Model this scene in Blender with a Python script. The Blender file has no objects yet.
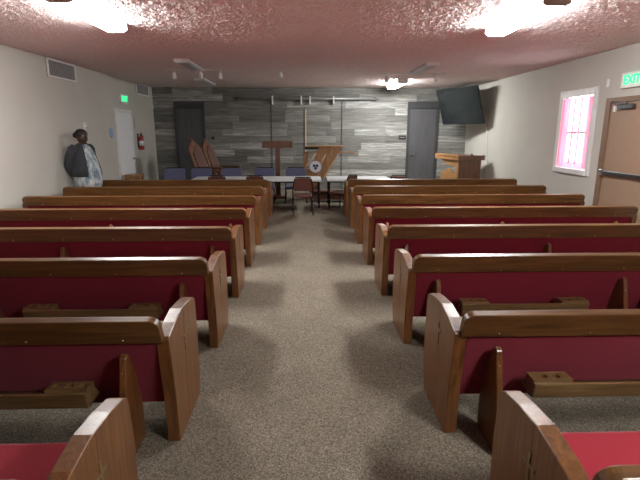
import bpy, bmesh, math, random
import numpy as np
from mathutils import Vector, Matrix, Euler
random.seed(7)
PI = math.pi
scene = bpy.context.scene
COL = scene.collection

# ------------------------------------------------------------------ camera, world, exposure
H = 1.64
cd = bpy.data.cameras.new('camera')
cam = bpy.data.objects.new('camera', cd); COL.objects.link(cam)
cam.location = (0, 0, H)
cam.rotation_euler = (PI/2 - 0.2293, 0, -0.0291)
cd.sensor_fit = 'HORIZONTAL'; cd.sensor_width = 36.0; cd.lens = 465.04/640*36.0
cd.clip_start = 0.05; cd.clip_end = 200
scene.camera = cam

w = bpy.data.worlds.new('daylight'); scene.world = w; w.use_nodes = True
w.node_tree.nodes['Background'].inputs[0].default_value = (0.93, 0.97, 1.0, 1)
w.node_tree.nodes['Background'].inputs[1].default_value = 6.0

scene.view_settings.view_transform = 'Standard'
scene.view_settings.look = 'None'
scene.view_settings.exposure = 0.0
scene.view_settings.gamma = 1.0
scene.view_settings.use_curve_mapping = False
LAMP = 103.0            # radiance of the lit fluorescent lenses
LAMP_FAR = 103.0
LAMP_COL = (0.99, 1.0, 0.985)

# room measures
XL, XR, CE, YB, YR = -4.256, 4.588, 2.84, 13.59, -6.5

# ------------------------------------------------------------------ material helpers
MATS = {}
def new_mat(name):
    m = bpy.data.materials.new(name); m.use_nodes = True
    nt = m.node_tree; b = nt.nodes['Principled BSDF']
    MATS[name] = m
    return m, nt, b
def N(nt, t, **kw):
    n = nt.nodes.new(t)
    for k_, v in kw.items():
        if k_ in n.inputs: n.inputs[k_].default_value = v
        else: setattr(n, k_, v)
    return n
def coords(nt, scale=(1,1,1), rot=(0,0,0), space='Object', rnd=False):
    tc = N(nt, 'ShaderNodeTexCoord'); mp = N(nt, 'ShaderNodeMapping')
    mp.inputs['Scale'].default_value = scale; mp.inputs['Rotation'].default_value = rot
    if rnd:
        oi = N(nt, 'ShaderNodeObjectInfo'); ad = N(nt, 'ShaderNodeVectorMath', operation='ADD')
        sc = N(nt, 'ShaderNodeVectorMath', operation='SCALE')
        cb = N(nt, 'ShaderNodeCombineXYZ')
        for i in range(3): nt.links.new(oi.outputs['Random'], cb.inputs[i])
        nt.links.new(cb.outputs[0], sc.inputs[0]); sc.inputs['Scale'].default_value = 37.0
        nt.links.new(tc.outputs[space], ad.inputs[0]); nt.links.new(sc.outputs[0], ad.inputs[1])
        nt.links.new(ad.outputs[0], mp.inputs['Vector'])
    else:
        nt.links.new(tc.outputs[space], mp.inputs['Vector'])
    return mp
def ramp(nt, stops):
    r = N(nt, 'ShaderNodeValToRGB'); e = r.color_ramp.elements
    while len(e) < len(stops): e.new(0.5)
    for i, (p, c) in enumerate(stops):
        e[i].position = p; e[i].color = (c[0], c[1], c[2], 1)
    return r
def bump(nt, b, src, strength, dist):
    bp = N(nt, 'ShaderNodeBump'); bp.inputs['Strength'].default_value = strength; bp.inputs['Distance'].default_value = dist
    nt.links.new(src, bp.inputs['Height']); nt.links.new(bp.outputs[0], b.inputs['Normal'])

def mat_plain(name, col, rough=0.6, metal=0.0, var=0.06, spec=0.5):
    m, nt, b = new_mat(name)
    mp = coords(nt, (9, 9, 9)); n = N(nt, 'ShaderNodeTexNoise'); n.inputs['Scale'].default_value = 1.0; n.inputs['Detail'].default_value = 4
    nt.links.new(mp.outputs[0], n.inputs['Vector'])
    lo = [max(0, c*(1-var)) for c in col]; hi = [min(1, c*(1+var)) for c in col]
    r = ramp(nt, [(0.3, lo), (0.7, hi)])
    nt.links.new(n.outputs['Fac'], r.inputs[0]); nt.links.new(r.outputs[0], b.inputs['Base Color'])
    b.inputs['Roughness'].default_value = rough; b.inputs['Metallic'].default_value = metal
    b.inputs['Specular IOR Level'].default_value = spec
    return m
def mat_wood(name, dark, mid, light, grain, rough=0.38, coat=0.45, rnd=True):
    # grain: scale vector; small along the grain
    m, nt, b = new_mat(name)
    mp = coords(nt, grain, rnd=rnd)
    n1 = N(nt, 'ShaderNodeTexNoise'); n1.inputs['Scale'].default_value = 1.0; n1.inputs['Detail'].default_value = 6; n1.inputs['Roughness'].default_value = 0.65; n1.inputs['Distortion'].default_value = 0.6
    nt.links.new(mp.outputs[0], n1.inputs['Vector'])
    r = ramp(nt, [(0.28, dark), (0.5, mid), (0.72, light)])
    nt.links.new(n1.outputs['Fac'], r.inputs[0]); nt.links.new(r.outputs[0], b.inputs['Base Color'])
    b.inputs['Roughness'].default_value = rough
    b.inputs['Coat Weight'].default_value = coat; b.inputs['Coat Roughness'].default_value = 0.3
    bump(nt, b, n1.outputs['Fac'], 0.08, 0.002)
    return m

# pew oak
W_D, W_M, W_L = (0.055, 0.021, 0.006), (0.128, 0.056, 0.015), (0.21, 0.10, 0.031)
wood_x = mat_wood('oak_grain_along', W_D, W_M, W_L, (2.2, 42, 42))
wood_z = mat_wood('oak_grain_upright', (0.07, 0.023, 0.006), (0.165, 0.060, 0.015), (0.25, 0.105, 0.030), (42, 42, 2.2))
wood_dark = mat_wood('dark_stained_oak', (0.030, 0.014, 0.007), (0.06, 0.028, 0.013), (0.1, 0.05, 0.024), (42, 42, 2.2))
wood_rack = mat_wood('oak_rack', (0.10, 0.055, 0.022), (0.19, 0.11, 0.045), (0.28, 0.17, 0.075), (3, 45, 45), rough=0.35)
wood_honey = mat_wood('honey_oak', (0.22, 0.10, 0.035), (0.36, 0.18, 0.065), (0.5, 0.28, 0.11), (30, 30, 3), rough=0.35)
wood_red = mat_wood('red_brown_wood', (0.075, 0.028, 0.013), (0.15, 0.058, 0.027), (0.22, 0.09, 0.045), (30, 30, 3), rough=0.4)
wood_pale = mat_wood('pale_pine', (0.42, 0.31, 0.18), (0.6, 0.47, 0.3), (0.72, 0.6, 0.42), (30, 30, 3), rough=0.5, coat=0.0)

def mat_fabric(name, a, c, scale=900, rough=0.95):
    m, nt, b = new_mat(name)
    mp = coords(nt, (1,1,1)); n = N(nt, 'ShaderNodeTexNoise'); n.inputs['Scale'].default_value = scale; n.inputs['Detail'].default_value = 2
    nt.links.new(mp.outputs[0], n.inputs['Vector'])
    r = ramp(nt, [(0.3, a), (0.7, c)]); nt.links.new(n.outputs['Fac'], r.inputs[0]); nt.links.new(r.outputs[0], b.inputs['Base Color'])
    b.inputs['Roughness'].default_value = rough; b.inputs['Specular IOR Level'].default_value = 0.2
    b.inputs['Sheen Weight'].default_value = 0.15
    bump(nt, b, n.outputs['Fac'], 0.3, 0.001)
    return m
red_fab = mat_fabric('crimson_upholstery', (0.165, 0.008, 0.020), (0.235, 0.014, 0.032))
red_seat = mat_fabric('crimson_cushion', (0.27, 0.010, 0.022), (0.36, 0.018, 0.036))
blue_fab = mat_fabric('slate_blue_upholstery', (0.11, 0.12, 0.21), (0.16, 0.17, 0.28))
vinyl = mat_plain('brown_vinyl', (0.10, 0.032, 0.022), 0.45)
mauve_fab = mat_fabric('mauve_upholstery', (0.12, 0.065, 0.055), (0.18, 0.10, 0.085))
char_fab = mat_fabric('charcoal_knit', (0.028, 0.031, 0.036), (0.06, 0.064, 0.072), 300)
black_metal = mat_plain('black_metal', (0.014, 0.014, 0.016), 0.35, 0.6)
brass = mat_plain('brass', (0.62, 0.44, 0.2), 0.28, 1.0)
steel = mat_plain('steel', (0.42, 0.43, 0.45), 0.3, 1.0)
chrome_dark = mat_plain('dark_steel', (0.16, 0.165, 0.17), 0.3, 0.9)
white_metal = mat_plain('white_enamel', (0.78, 0.78, 0.76), 0.4)
satin_grey = mat_plain('satin_grey_metal', (0.30, 0.30, 0.29), 0.28, 0.35)
white_trim = mat_plain('white_trim_paint', (0.76, 0.76, 0.75), 0.45)
bright_white = mat_plain('bright_white_paint', (0.86, 0.88, 0.9), 0.4, var=0.02)
tan_cap = mat_plain('tan_end_cap', (0.42, 0.35, 0.28), 0.5)
dark_hole = mat_plain('hole_black', (0.008, 0.006, 0.005), 0.9)
black_plastic = mat_plain('black_plastic', (0.012, 0.013, 0.014), 0.3)
white_laminate = mat_plain('white_laminate', (0.74, 0.76, 0.76), 0.32)
grey_door = mat_wood('dark_grey_door_wood', (0.06, 0.061, 0.066), (0.085, 0.086, 0.092), (0.11, 0.11, 0.118), (30, 30, 2), rough=0.5, coat=0.0)
grey_frame = mat_plain('dark_grey_frame', (0.05, 0.05, 0.053), 0.5)
tan_door = mat_plain('tan_door_paint', (0.31, 0.205, 0.14), 0.45, var=0.03)
brown_frame = mat_plain('brown_door_frame', (0.20, 0.12, 0.075), 0.45, var=0.04)
vent_dark = mat_plain('vent_dark', (0.05, 0.05, 0.05), 0.8)
vent_slat = mat_plain('vent_slat_grey', (0.24, 0.24, 0.235), 0.6)
ext_red = mat_plain('extinguisher_red', (0.34, 0.012, 0.012), 0.3)
blue_plaque = mat_plain('pale_blue_plastic', (0.30, 0.42, 0.66), 0.4)
navy = mat_plain('navy_print', (0.012, 0.014, 0.06), 0.5)
disc_white = mat_plain('emblem_white', (0.7, 0.72, 0.78), 0.5)

# walls
def mat_wall(name, col):
    m, nt, b = new_mat(name)
    mp = coords(nt, (1,1,1)); n = N(nt, 'ShaderNodeTexNoise'); n.inputs['Scale'].default_value = 60; n.inputs['Detail'].default_value = 5
    n2 = N(nt, 'ShaderNodeTexNoise'); n2.inputs['Scale'].default_value = 1.2; n2.inputs['Detail'].default_value = 3
    nt.links.new(mp.outputs[0], n.inputs['Vector']); nt.links.new(mp.outputs[0], n2.inputs['Vector'])
    r = ramp(nt, [(0.3, [c*0.95 for c in col]), (0.7, [c*1.03 for c in col])])
    nt.links.new(n2.outputs['Fac'], r.inputs[0]); nt.links.new(r.outputs[0], b.inputs['Base Color'])
    b.inputs['Roughness'].default_value = 0.75
    bump(nt, b, n.outputs['Fac'], 0.12, 0.004)
    return m
wall_paint = mat_wall('cream_wall_paint', (0.545, 0.53, 0.475))

# carpet
m, nt, b = new_mat('taupe_carpet'); carpet = m
mp = coords(nt, (1,1,1))
n1 = N(nt, 'ShaderNodeTexVoronoi'); n1.inputs['Scale'].default_value = 170
n2 = N(nt, 'ShaderNodeTexNoise'); n2.inputs['Scale'].default_value = 3.0; n2.inputs['Detail'].default_value = 4
nt.links.new(mp.outputs[0], n1.inputs['Vector']); nt.links.new(mp.outputs[0], n2.inputs['Vector'])
r = ramp(nt, [(0.0, (0.115, 0.095, 0.070)), (0.5, (0.205, 0.175, 0.133)), (1.0, (0.35, 0.304, 0.24))])
bw = N(nt, 'ShaderNodeSeparateXYZ'); nt.links.new(n1.outputs['Color'], bw.inputs[0]); nt.links.new(bw.outputs[0], r.inputs[0])
mx = N(nt, 'ShaderNodeMixRGB', blend_type='MULTIPLY'); mx.inputs[0].default_value = 1.0
r2 = ramp(nt, [(0.35, (0.88, 0.88, 0.88)), (0.65, (1.0, 1.0, 1.0))]); nt.links.new(n2.outputs['Fac'], r2.inputs[0])
nt.links.new(r.outputs[0], mx.inputs[1]); nt.links.new(r2.outputs[0], mx.inputs[2]); nt.links.new(mx.outputs[0], b.inputs['Base Color'])
b.inputs['Roughness'].default_value = 0.97; b.inputs['Specular IOR Level'].default_value = 0.1
bump(nt, b, bw.outputs[0], 0.5, 0.004)

# popcorn ceiling, pink bounce from the red seats put into its colour
m, nt, b = new_mat('popcorn_ceiling'); popcorn = m
mp = coords(nt, (1,1,1))
v1 = N(nt, 'ShaderNodeTexVoronoi'); v1.inputs['Scale'].default_value = 34; v1.inputs['Randomness'].default_value = 1
n1 = N(nt, 'ShaderNodeTexNoise'); n1.inputs['Scale'].default_value = 50; n1.inputs['Detail'].default_value = 3; n1.inputs['Roughness'].default_value = 0.7
nt.links.new(mp.outputs[0], v1.inputs['Vector']); nt.links.new(mp.outputs[0], n1.inputs['Vector'])
sub = N(nt, 'ShaderNodeMath', operation='SUBTRACT'); nt.links.new(n1.outputs['Fac'], sub.inputs[0]); nt.links.new(v1.outputs['Distance'], sub.inputs[1])
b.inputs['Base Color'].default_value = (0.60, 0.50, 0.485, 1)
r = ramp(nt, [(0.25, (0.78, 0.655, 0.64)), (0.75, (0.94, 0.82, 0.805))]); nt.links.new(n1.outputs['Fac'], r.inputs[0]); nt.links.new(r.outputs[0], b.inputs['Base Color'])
b.inputs['Roughness'].default_value = 0.9; b.inputs['Specular IOR Level'].default_value = 0.2
bump(nt, b, sub.outputs[0], 0.5, 0.02)

# weathered planks, each plank its own shade
m, nt, b = new_mat('weathered_grey_plank'); plank_mat = m
mp = coords(nt, (1.6, 20, 20), rnd=True)
n1 = N(nt, 'ShaderNodeTexNoise'); n1.inputs['Scale'].default_value = 1.0; n1.inputs['Detail'].default_value = 7; n1.inputs['Roughness'].default_value = 0.7; n1.inputs['Distortion'].default_value = 0.4
nt.links.new(mp.outputs[0], n1.inputs['Vector'])
oi = N(nt, 'ShaderNodeObjectInfo')
ad = N(nt, 'ShaderNodeMath', operation='MULTIPLY_ADD'); nt.links.new(oi.outputs['Random'], ad.inputs[0]); ad.inputs[1].default_value = 0.34; ad.inputs[2].default_value = -0.16
sm = N(nt, 'ShaderNodeMath', operation='ADD'); nt.links.new(n1.outputs['Fac'], sm.inputs[0]); nt.links.new(ad.outputs[0], sm.inputs[1])
r = ramp(nt, [(0.2, (0.088, 0.088, 0.080)), (0.42, (0.17, 0.17, 0.157)), (0.6, (0.265, 0.265, 0.248)), (0.8, (0.56, 0.57, 0.54))])
nt.links.new(sm.outputs[0], r.inputs[0]); nt.links.new(r.outputs[0], b.inputs['Base Color'])
b.inputs['Roughness'].default_value = 0.6
bump(nt, b, n1.outputs['Fac'], 0.2, 0.003)

def mat_emit(name, col, s):
    m, nt, b = new_mat(name)
    b.inputs['Base Color'].default_value = (*[min(1, c*0.8) for c in col], 1)
    b.inputs['Emission Color'].default_value = (*col, 1); b.inputs['Emission Strength'].default_value = s
    return m
lens_on = mat_emit('lit_fluorescent_lens', LAMP_COL, LAMP)
lens_far = mat_emit('lit_fluorescent_lens_far', LAMP_COL, LAMP_FAR)
lens_off = mat_plain('unlit_fluorescent_lens', (0.5, 0.51, 0.51), 0.35)
exit_green = mat_emit('exit_green_glow', (0.02, 0.9, 0.28), 1.6)

# glass pane
m, nt, b = new_mat('window_glass'); glass = m
nt.nodes.remove(b); out = nt.nodes['Material Output']
tr = N(nt, 'ShaderNodeBsdfTransparent'); gl = N(nt, 'ShaderNodeBsdfGlossy'); gl.inputs['Roughness'].default_value = 0.03
ms = N(nt, 'ShaderNodeMixShader'); ms.inputs[0].default_value = 0.05
nt.links.new(tr.outputs[0], ms.inputs[1]); nt.links.new(gl.outputs[0], ms.inputs[2]); nt.links.new(ms.outputs[0], out.inputs[0])
# sheer pink curtain
m, nt, b = new_mat('sheer_pink_curtain'); curtain_mat = m
nt.nodes.remove(b); out = nt.nodes['Material Output']
mp = coords(nt, (60, 60, 1)); nz = N(nt, 'ShaderNodeTexNoise'); nz.inputs['Scale'].default_value = 1.0
nt.links.new(mp.outputs[0], nz.inputs['Vector'])
r = ramp(nt, [(0.3, (0.92, 0.27, 0.40)), (0.7, (0.97, 0.46, 0.57))]); nt.links.new(nz.outputs['Fac'], r.inputs[0])
tl = N(nt, 'ShaderNodeBsdfTranslucent'); df = N(nt, 'ShaderNodeBsdfDiffuse'); ms = N(nt, 'ShaderNodeMixShader'); ms.inputs[0].default_value = 0.3
nt.links.new(r.outputs[0], tl.inputs[0]); nt.links.new(r.outputs[0], df.inputs[0])
nt.links.new(tl.outputs[0], ms.inputs[1]); nt.links.new(df.outputs[0], ms.inputs[2]); nt.links.new(ms.outputs[0], out.inputs[0])
# tv screen with dim sheen
m, nt, b = new_mat('tv_glass'); tv_glass = m
b.inputs['Base Color'].default_value = (0.012, 0.016, 0.017, 1); b.inputs['Roughness'].default_value = 0.22
mp = coords(nt, (2,2,2)); nz = N(nt, 'ShaderNodeTexNoise'); nz.inputs['Scale'].default_value = 2
nt.links.new(mp.outputs[0], nz.inputs['Vector']); r = ramp(nt, [(0.3, (0.16,)*3), (0.7, (0.3,)*3)])
nt.links.new(nz.outputs['Fac'], r.inputs[0]); nt.links.new(r.outputs[0], b.inputs['Roughness'])
# patterned dress
m, nt, b = new_mat('patterned_dress'); dress_mat = m
mp = coords(nt, (11, 11, 5)); nz = N(nt, 'ShaderNodeTexNoise'); nz.inputs['Scale'].default_value = 1.0; nz.inputs['Detail'].default_value = 5; nz.inputs['Roughness'].default_value = 0.75
nt.links.new(mp.outputs[0], nz.inputs['Vector'])
r = ramp(nt, [(0.34, (0.05, 0.075, 0.10)), (0.46, (0.20, 0.27, 0.31)), (0.54, (0.46, 0.50, 0.50)), (0.66, (0.68, 0.69, 0.66))])
nt.links.new(nz.outputs['Fac'], r.inputs[0]); nt.links.new(r.outputs[0], b.inputs['Base Color']); b.inputs['Roughness'].default_value = 0.85
skin_mat = mat_plain('dark_brown_skin', (0.060, 0.028, 0.018), 0.5)
hair_mat = mat_plain('black_hair', (0.010, 0.009, 0.009), 0.6)
eye_mat = mat_plain('eye_white', (0.5, 0.48, 0.45), 0.3)
lip_mat = mat_plain('lips', (0.10, 0.03, 0.028), 0.5)

# ------------------------------------------------------------------ mesh helpers
class MB:
    def __init__(s): s.bm = bmesh.new()
    def box(s, x0, x1, y0, y1, z0, z1):
        vs = [s.bm.verts.new(p) for p in ((x0,y0,z0),(x1,y0,z0),(x1,y1,z0),(x0,y1,z0),(x0,y0,z1),(x1,y0,z1),(x1,y1,z1),(x0,y1,z1))]
        for f in ((0,3,2,1),(4,5,6,7),(0,1,5,4),(1,2,6,5),(2,3,7,6),(3,0,4,7)): s.bm.faces.new([vs[i] for i in f])
        return s
    def prism(s, pts, fn, d0, d1):
        # pts: 2-D outline; fn(a, b, d) -> 3-D
        A = [s.bm.verts.new(fn(a, c, d0)) for a, c in pts]; B = [s.bm.verts.new(fn(a, c, d1)) for a, c in pts]
        n = len(pts); s.bm.faces.new(A); s.bm.faces.new(B[::-1])
        for i in range(n): s.bm.faces.new([A[i], A[(i+1) % n], B[(i+1) % n], B[i]])
        return s
    def loft(s, rings, cap=True, closed=True):
        R = [[s.bm.verts.new(p) for p in r] for r in rings]
        n = len(R[0])
        for a, c in zip(R, R[1:]):
            for i in range(n if closed else n-1): s.bm.faces.new([a[i], a[(i+1) % n], c[(i+1) % n], c[i]])
        if cap: s.bm.faces.new(R[0][::-1]); s.bm.faces.new(R[-1])
        return s
    def tube(s, path, rad, n=8):
        P = [Vector(p) for p in path]; rings = []
        up = Vector((0, 0, 1)); prev = None
        for i, p in enumerate(P):
            t = ((P[min(i+1, len(P)-1)] - P[max(i-1, 0)])).normalized()
            if prev is None:
                a = t.cross(up if abs(t.dot(up)) < 0.95 else Vector((1, 0, 0))).normalized()
            else:
                a = (prev - t*prev.dot(t)).normalized()
            prev = a; c = t.cross(a)
            r_ = rad[i] if isinstance(rad, (list, tuple)) else rad
            rings.append([p + (a*math.cos(2*PI*j/n) + c*math.sin(2*PI*j/n))*r_ for j in range(n)])
        return s.loft(rings)
    def lathe(s, prof, o=(0,0,0), n=20, axis='z'):
        rings = []
        for r_, h in prof:
            ring = []
            for j in range(n):
                a = 2*PI*j/n; q = (r_*math.cos(a), r_*math.sin(a), h)
                if axis == 'x': q = (h, q[0], q[1])
                if axis == 'y': q = (q[0], h, q[1])
                ring.append((q[0]+o[0], q[1]+o[1], q[2]+o[2]))
            rings.append(ring)
        return s.loft(rings)
    def ball(s, c, r, n=14):
        m_ = Matrix.Translation(c) @ Matrix.Diagonal((r[0], r[1], r[2], 1))
        bmesh.ops.create_uvsphere(s.bm, u_segments=n, v_segments=n//2+2, radius=1.0, matrix=m_)
        return s
    def build(s, name, mat, parent=None, smooth=False, bevel=0.0, loc=None, seg=2):
        bmesh.ops.recalc_face_normals(s.bm, faces=s.bm.faces[:])
        if bevel:
            ed = [e for e in s.bm.edges if len(e.link_faces) == 2 and e.calc_face_angle(0) > 0.5]
            bmesh.ops.bevel(s.bm, geom=ed, offset=bevel, segments=seg, profile=0.5, affect='EDGES', clamp_overlap=True)
        me = bpy.data.meshes.new(name); s.bm.to_mesh(me); s.bm.free()
        if smooth:
            for p in me.polygons: p.use_smooth = True
        me.materials.append(mat)
        o = bpy.data.objects.new(name, me); COL.objects.link(o)
        if parent: o.parent = parent
        if loc: o.location = loc
        return o
def empty(name, loc=(0,0,0), rz=0.0):
    o = bpy.data.objects.new(name, None); COL.objects.link(o); o.location = loc; o.rotation_euler = (0, 0, rz); o.empty_display_size = 0.1
    return o
def tag(o, label, cat, group=None):
    o['label'] = label; o['category'] = cat
    if group: o['group'] = group
    return o
def struct(o, label=None, cat=None):
    o['kind'] = 'structure'
    if label: o['label'] = label
    if cat: o['category'] = cat
    return o
KIDS = {}
def copy_tree(root, loc=None, rz=None):
    c = root.copy(); COL.objects.link(c)
    if loc is not None: c.location = loc
    if rz is not None: c.rotation_euler = (0, 0, rz)
    for ch in [o for o in ALL() if o.parent == root]:
        k_ = ch.copy(); COL.objects.link(k_); k_.parent = c
        for g in [o for o in ALL() if o.parent == ch]:
            d = g.copy(); COL.objects.link(d); d.parent = k_
    return c
def ALL(): return list(COL.objects)
YZ = lambda a, c, d: (d, a, c)      # profile in y,z extruded along x
XZ = lambda a, c, d: (a, d, c)      # profile in x,z extruded along y
XY = lambda a, c, d: (a, c, d)

# ------------------------------------------------------------------ room shell
struct(MB().box(XL-.15, XR+.15, YR-.15, YB+.15, -.1, 0).build('floor', carpet), 'speckled taupe carpet of the hall with a central aisle', 'floor')
# popcorn ceiling: a lumpy grid in real relief under a slab
nx, ny = 402, 912
gx = np.linspace(XL-.15, XR+.15, nx); gy = np.linspace(YR-.15, YB+.15, ny)
rng = np.random.default_rng(3)
hz = rng.random((ny, nx))**1.6; hz = .72*hz + .28*rng.random((ny//3+1, nx//3+1)).repeat(3, 0).repeat(3, 1)[:ny, :nx]
jx = (rng.random((ny, nx))-.5)*.012; jy = (rng.random((ny, nx))-.5)*.012
for j_ in (jx, jy): j_[0] = j_[-1] = 0; j_[:, 0] = j_[:, -1] = 0
X_, Y_ = np.meshgrid(gx, gy)
co = np.stack([X_+jx, Y_+jy, CE-.018*hz], -1).reshape(-1, 3)
ia = (np.arange(ny-1)[:, None]*nx + np.arange(nx-1)[None, :]).ravel()
quads = np.stack([ia, ia+nx, ia+nx+1, ia+1], 1)
top = np.array([(XL-.15, YR-.15, CE+.12), (XR+.15, YR-.15, CE+.12), (XR+.15, YB+.15, CE+.12), (XL-.15, YB+.15, CE+.12)])
nb = len(co); co = np.vstack([co, top]); quads = np.vstack([quads, [[nb, nb+1, nb+2, nb+3]]])
me = bpy.data.meshes.new('ceiling'); me.vertices.add(len(co)); me.vertices.foreach_set('co', co.ravel())
me.loops.add(quads.size); me.loops.foreach_set('vertex_index', quads.ravel().astype(np.int32))
me.polygons.add(len(quads)); me.polygons.foreach_set('loop_start', np.arange(0, quads.size, 4, dtype=np.int32))
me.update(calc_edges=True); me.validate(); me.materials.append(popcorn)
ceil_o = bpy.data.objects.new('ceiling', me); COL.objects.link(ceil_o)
struct(ceil_o, 'white popcorn textured ceiling above the pews, tinted pink for red bounce', 'ceiling')
struct(MB().box(XL-.15, XL, YR, YB, 0, CE).build('wall_left', wall_paint), 'plain cream side wall with the vents and white door', 'wall')
WY0, WY1, WZ0, WZ1 = 7.56, 8.50, 1.00, 2.24
mb = MB()
mb.box(XR, XR+.15, YR, WY0, 0, CE).box(XR, XR+.15, WY1, YB, 0, CE).box(XR, XR+.15, WY0, WY1, 0, WZ0).box(XR, XR+.15, WY0, WY1, WZ1, CE)
struct(mb.build('wall_right', wall_paint), 'plain cream side wall with the window and brown exit door', 'wall')
struct(MB().box(XL-.15, XR+.15, YR-.15, YR, 0, CE).build('wall_rear', wall_paint), 'plain cream wall at the back of the hall', 'wall')
wb = struct(MB().box(XL-.15, XR+.15, YB, YB+.15, 0, CE).build('wall_back', grey_frame), 'accent wall of weathered grey horizontal planks behind the tables', 'wall')

DOORS = [(-3.69, -2.84), (2.88, 3.77)]; DTOP = 2.34
rows = 15; rh = CE/rows
for i in range(rows):
    z0, z1 = i*rh, (i+1)*rh
    spans = [(XL, XR)] if z0 > DTOP-0.02 else [(XL, DOORS[0][0]), (DOORS[0][1], DOORS[1][0]), (DOORS[1][1], XR)]
    if z0 < DTOP < z1 and z0 <= DTOP-0.02: spans = [(XL, DOORS[0][0]), (DOORS[0][1], DOORS[1][0]), (DOORS[1][1], XR)]
    for a, c in spans:
        x = a; first = True
        while x < c-0.01:
            L = random.uniform(0.35, 1.5) if first else random.uniform(0.8, 1.7)
            first = False
            e = min(c, x+L)
            if c-e < 0.3: e = c
            pr = random.uniform(0.012, 0.02); hx, hz = (e-x)/2-0.0025, (z1-z0)/2-0.0025
            p = MB().box(-hx, hx, -pr, 0.0, -hz, hz).build('plank', plank_mat, wb, loc=((x+e)/2, YB, (z0+z1)/2))
            x = e
struct(MB().box(XL+.001, XL+.014, YR, 10.7, 0, .09).build('baseboard_left', white_trim), 'white baseboard along the left wall', 'baseboard')
struct(MB().box(XR-.014, XR-.001, YR, 6.2, 0, .09).build('baseboard_right', white_trim), 'white baseboard along the right wall', 'baseboard')
# vertical seam strips on the back wall
for i, (x, z0) in enumerate(((-.98, .0), (1.01, .0))):
    struct(MB().box(x-.012, x+.012, YB-.028, YB-.021, z0, 2.47).build('trim_%d' % (i+1), grey_frame),
           'thin dark vertical seam strip on plank wall, %s of pole' % ('left' if i == 0 else 'right'), 'trim')

# ------------------------------------------------------------------ window
win = struct(empty('window_1', (XR, (WY0+WY1)/2, WZ0)), 'bright white framed window with pink curtains', 'window')
hw = (WY1-WY0)/2; hh = WZ1-WZ0
MB().box(-.025, .03, -hw-.085, -hw+.02, -.07, hh+.09).build('frame_side', white_trim, win, bevel=.006)
MB().box(-.025, .03, hw-.02, hw+.085, -.07, hh+.09).build('frame_side', white_trim, win, bevel=.006)
MB().box(-.028, .03, -hw-.02, hw+.02, hh-.02, hh+.085).build('frame_head', white_trim, win, bevel=.006)
MB().box(-.055, .03, -hw-.02, hw+.02, -.068, .015).build('window_sill', white_trim, win, bevel=.006)
MB().box(.075, .11, -hw, hw, hh*.5-.02, hh*.5+.02).build('meeting_rail', white_trim, win)
for y0 in (-hw, hw-.045): MB().box(.075, .11, y0, y0+.045, 0, hh).build('sash_stile', white_trim, win)
for y0 in (-hw/3-.01, hw/3-.01): MB().box(.085, .10, y0, y0+.02, 0, hh).build('muntin', white_trim, win)
MB().box(.09, .094, -hw, hw, .0, hh*.5).build('pane', glass, win)
MB().box(.09, .094, -hw, hw, hh*.5, hh).build('pane', glass, win)
MB().tube([(.03, -hw+.01, hh-.05), (.03, hw-.01, hh-.05)], .009).build('curtain_rod', white_metal, win)
def curtain(y0, y1, z0, z1, folds, name):
    n = folds*8; top = []; rings = []
    for k in range(2):
        row = []
        for i in range(n+1):
            t = i/n; row.append((-.006 + .014*math.sin(t*folds*2*PI) + (.004 if k else 0), y0+(y1-y0)*t, 0))
        rings.append(row)
    mb = MB(); zs = [z0, z0+(z1-z0)*.5, z1]
    for k in range(1):
        grid = [[mb.bm.verts.new((p[0], p[1], z)) for p in rings[0]] for z in zs]
        for a, c in zip(grid, grid[1:]):
            for i in range(n): mb.bm.faces.new([a[i], a[i+1], c[i+1], c[i]])
    return mb.build(name, curtain_mat, win, smooth=True)
curtain(hw-.24, hw-.025, .03, hh-.05, 5, 'curtain')
curtain(-hw+.025, -hw+.13, .03, hh-.05, 4, 'curtain')
curtain(-hw+.13, hw-.24, .02, .13, 9, 'curtain_hem')
curtain(.06, .085, .1, hh-.05, 1, 'curtain_pleat')
curtain(-.13, -.11, .1, hh-.05, 1, 'curtain_pleat')
MB().box(-.045, -.027, -hw-.03, hw+.03, hh-.03, hh+.035).build('roller_blind', white_metal, win, bevel=.006)

# ------------------------------------------------------------------ doors
def back_door(name, x0, x1, label, hand):
    d = struct(empty(name, ((x0+x1)/2, YB, 0)), label, 'door'); h = (x1-x0)/2
    MB().box(-h, -h+.07, -.045, .02, 0, DTOP).build('jamb', grey_frame, d, bevel=.004)
    MB().box(h-.07, h, -.045, .02, 0, DTOP).build('jamb', grey_frame, d, bevel=.004)
    MB().box(-h+.07, h-.07, -.045, .02, DTOP-.07, DTOP).build('door_head', grey_frame, d, bevel=.004)
    MB().box(-h+.075, h-.075, -.018, .02, 0.01, DTOP-.075).build('door_leaf', grey_door, d)
    hd = MB().lathe([(.028, 0), (.028, -.01), (.012, -.012), (.012, -.045), (.03, -.05), (.032, -.07), (.018, -.08)][::-1], (hand*(h-.13), -.018, 1.0), 14, 'y').build('door_knob', steel, d, smooth=True)
    MB().tube([(hand*(h-.13), -.075, 1.0), (hand*(h-.24), -.078, 1.0)], .011).build('lever', steel, d, smooth=True)
back_door('door_2', *DOORS[0], 'dark grey door in plank wall behind the carved chairs', 1)
back_door('door_3', *DOORS[1], 'dark grey door in plank wall beside the television', -1)
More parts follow.
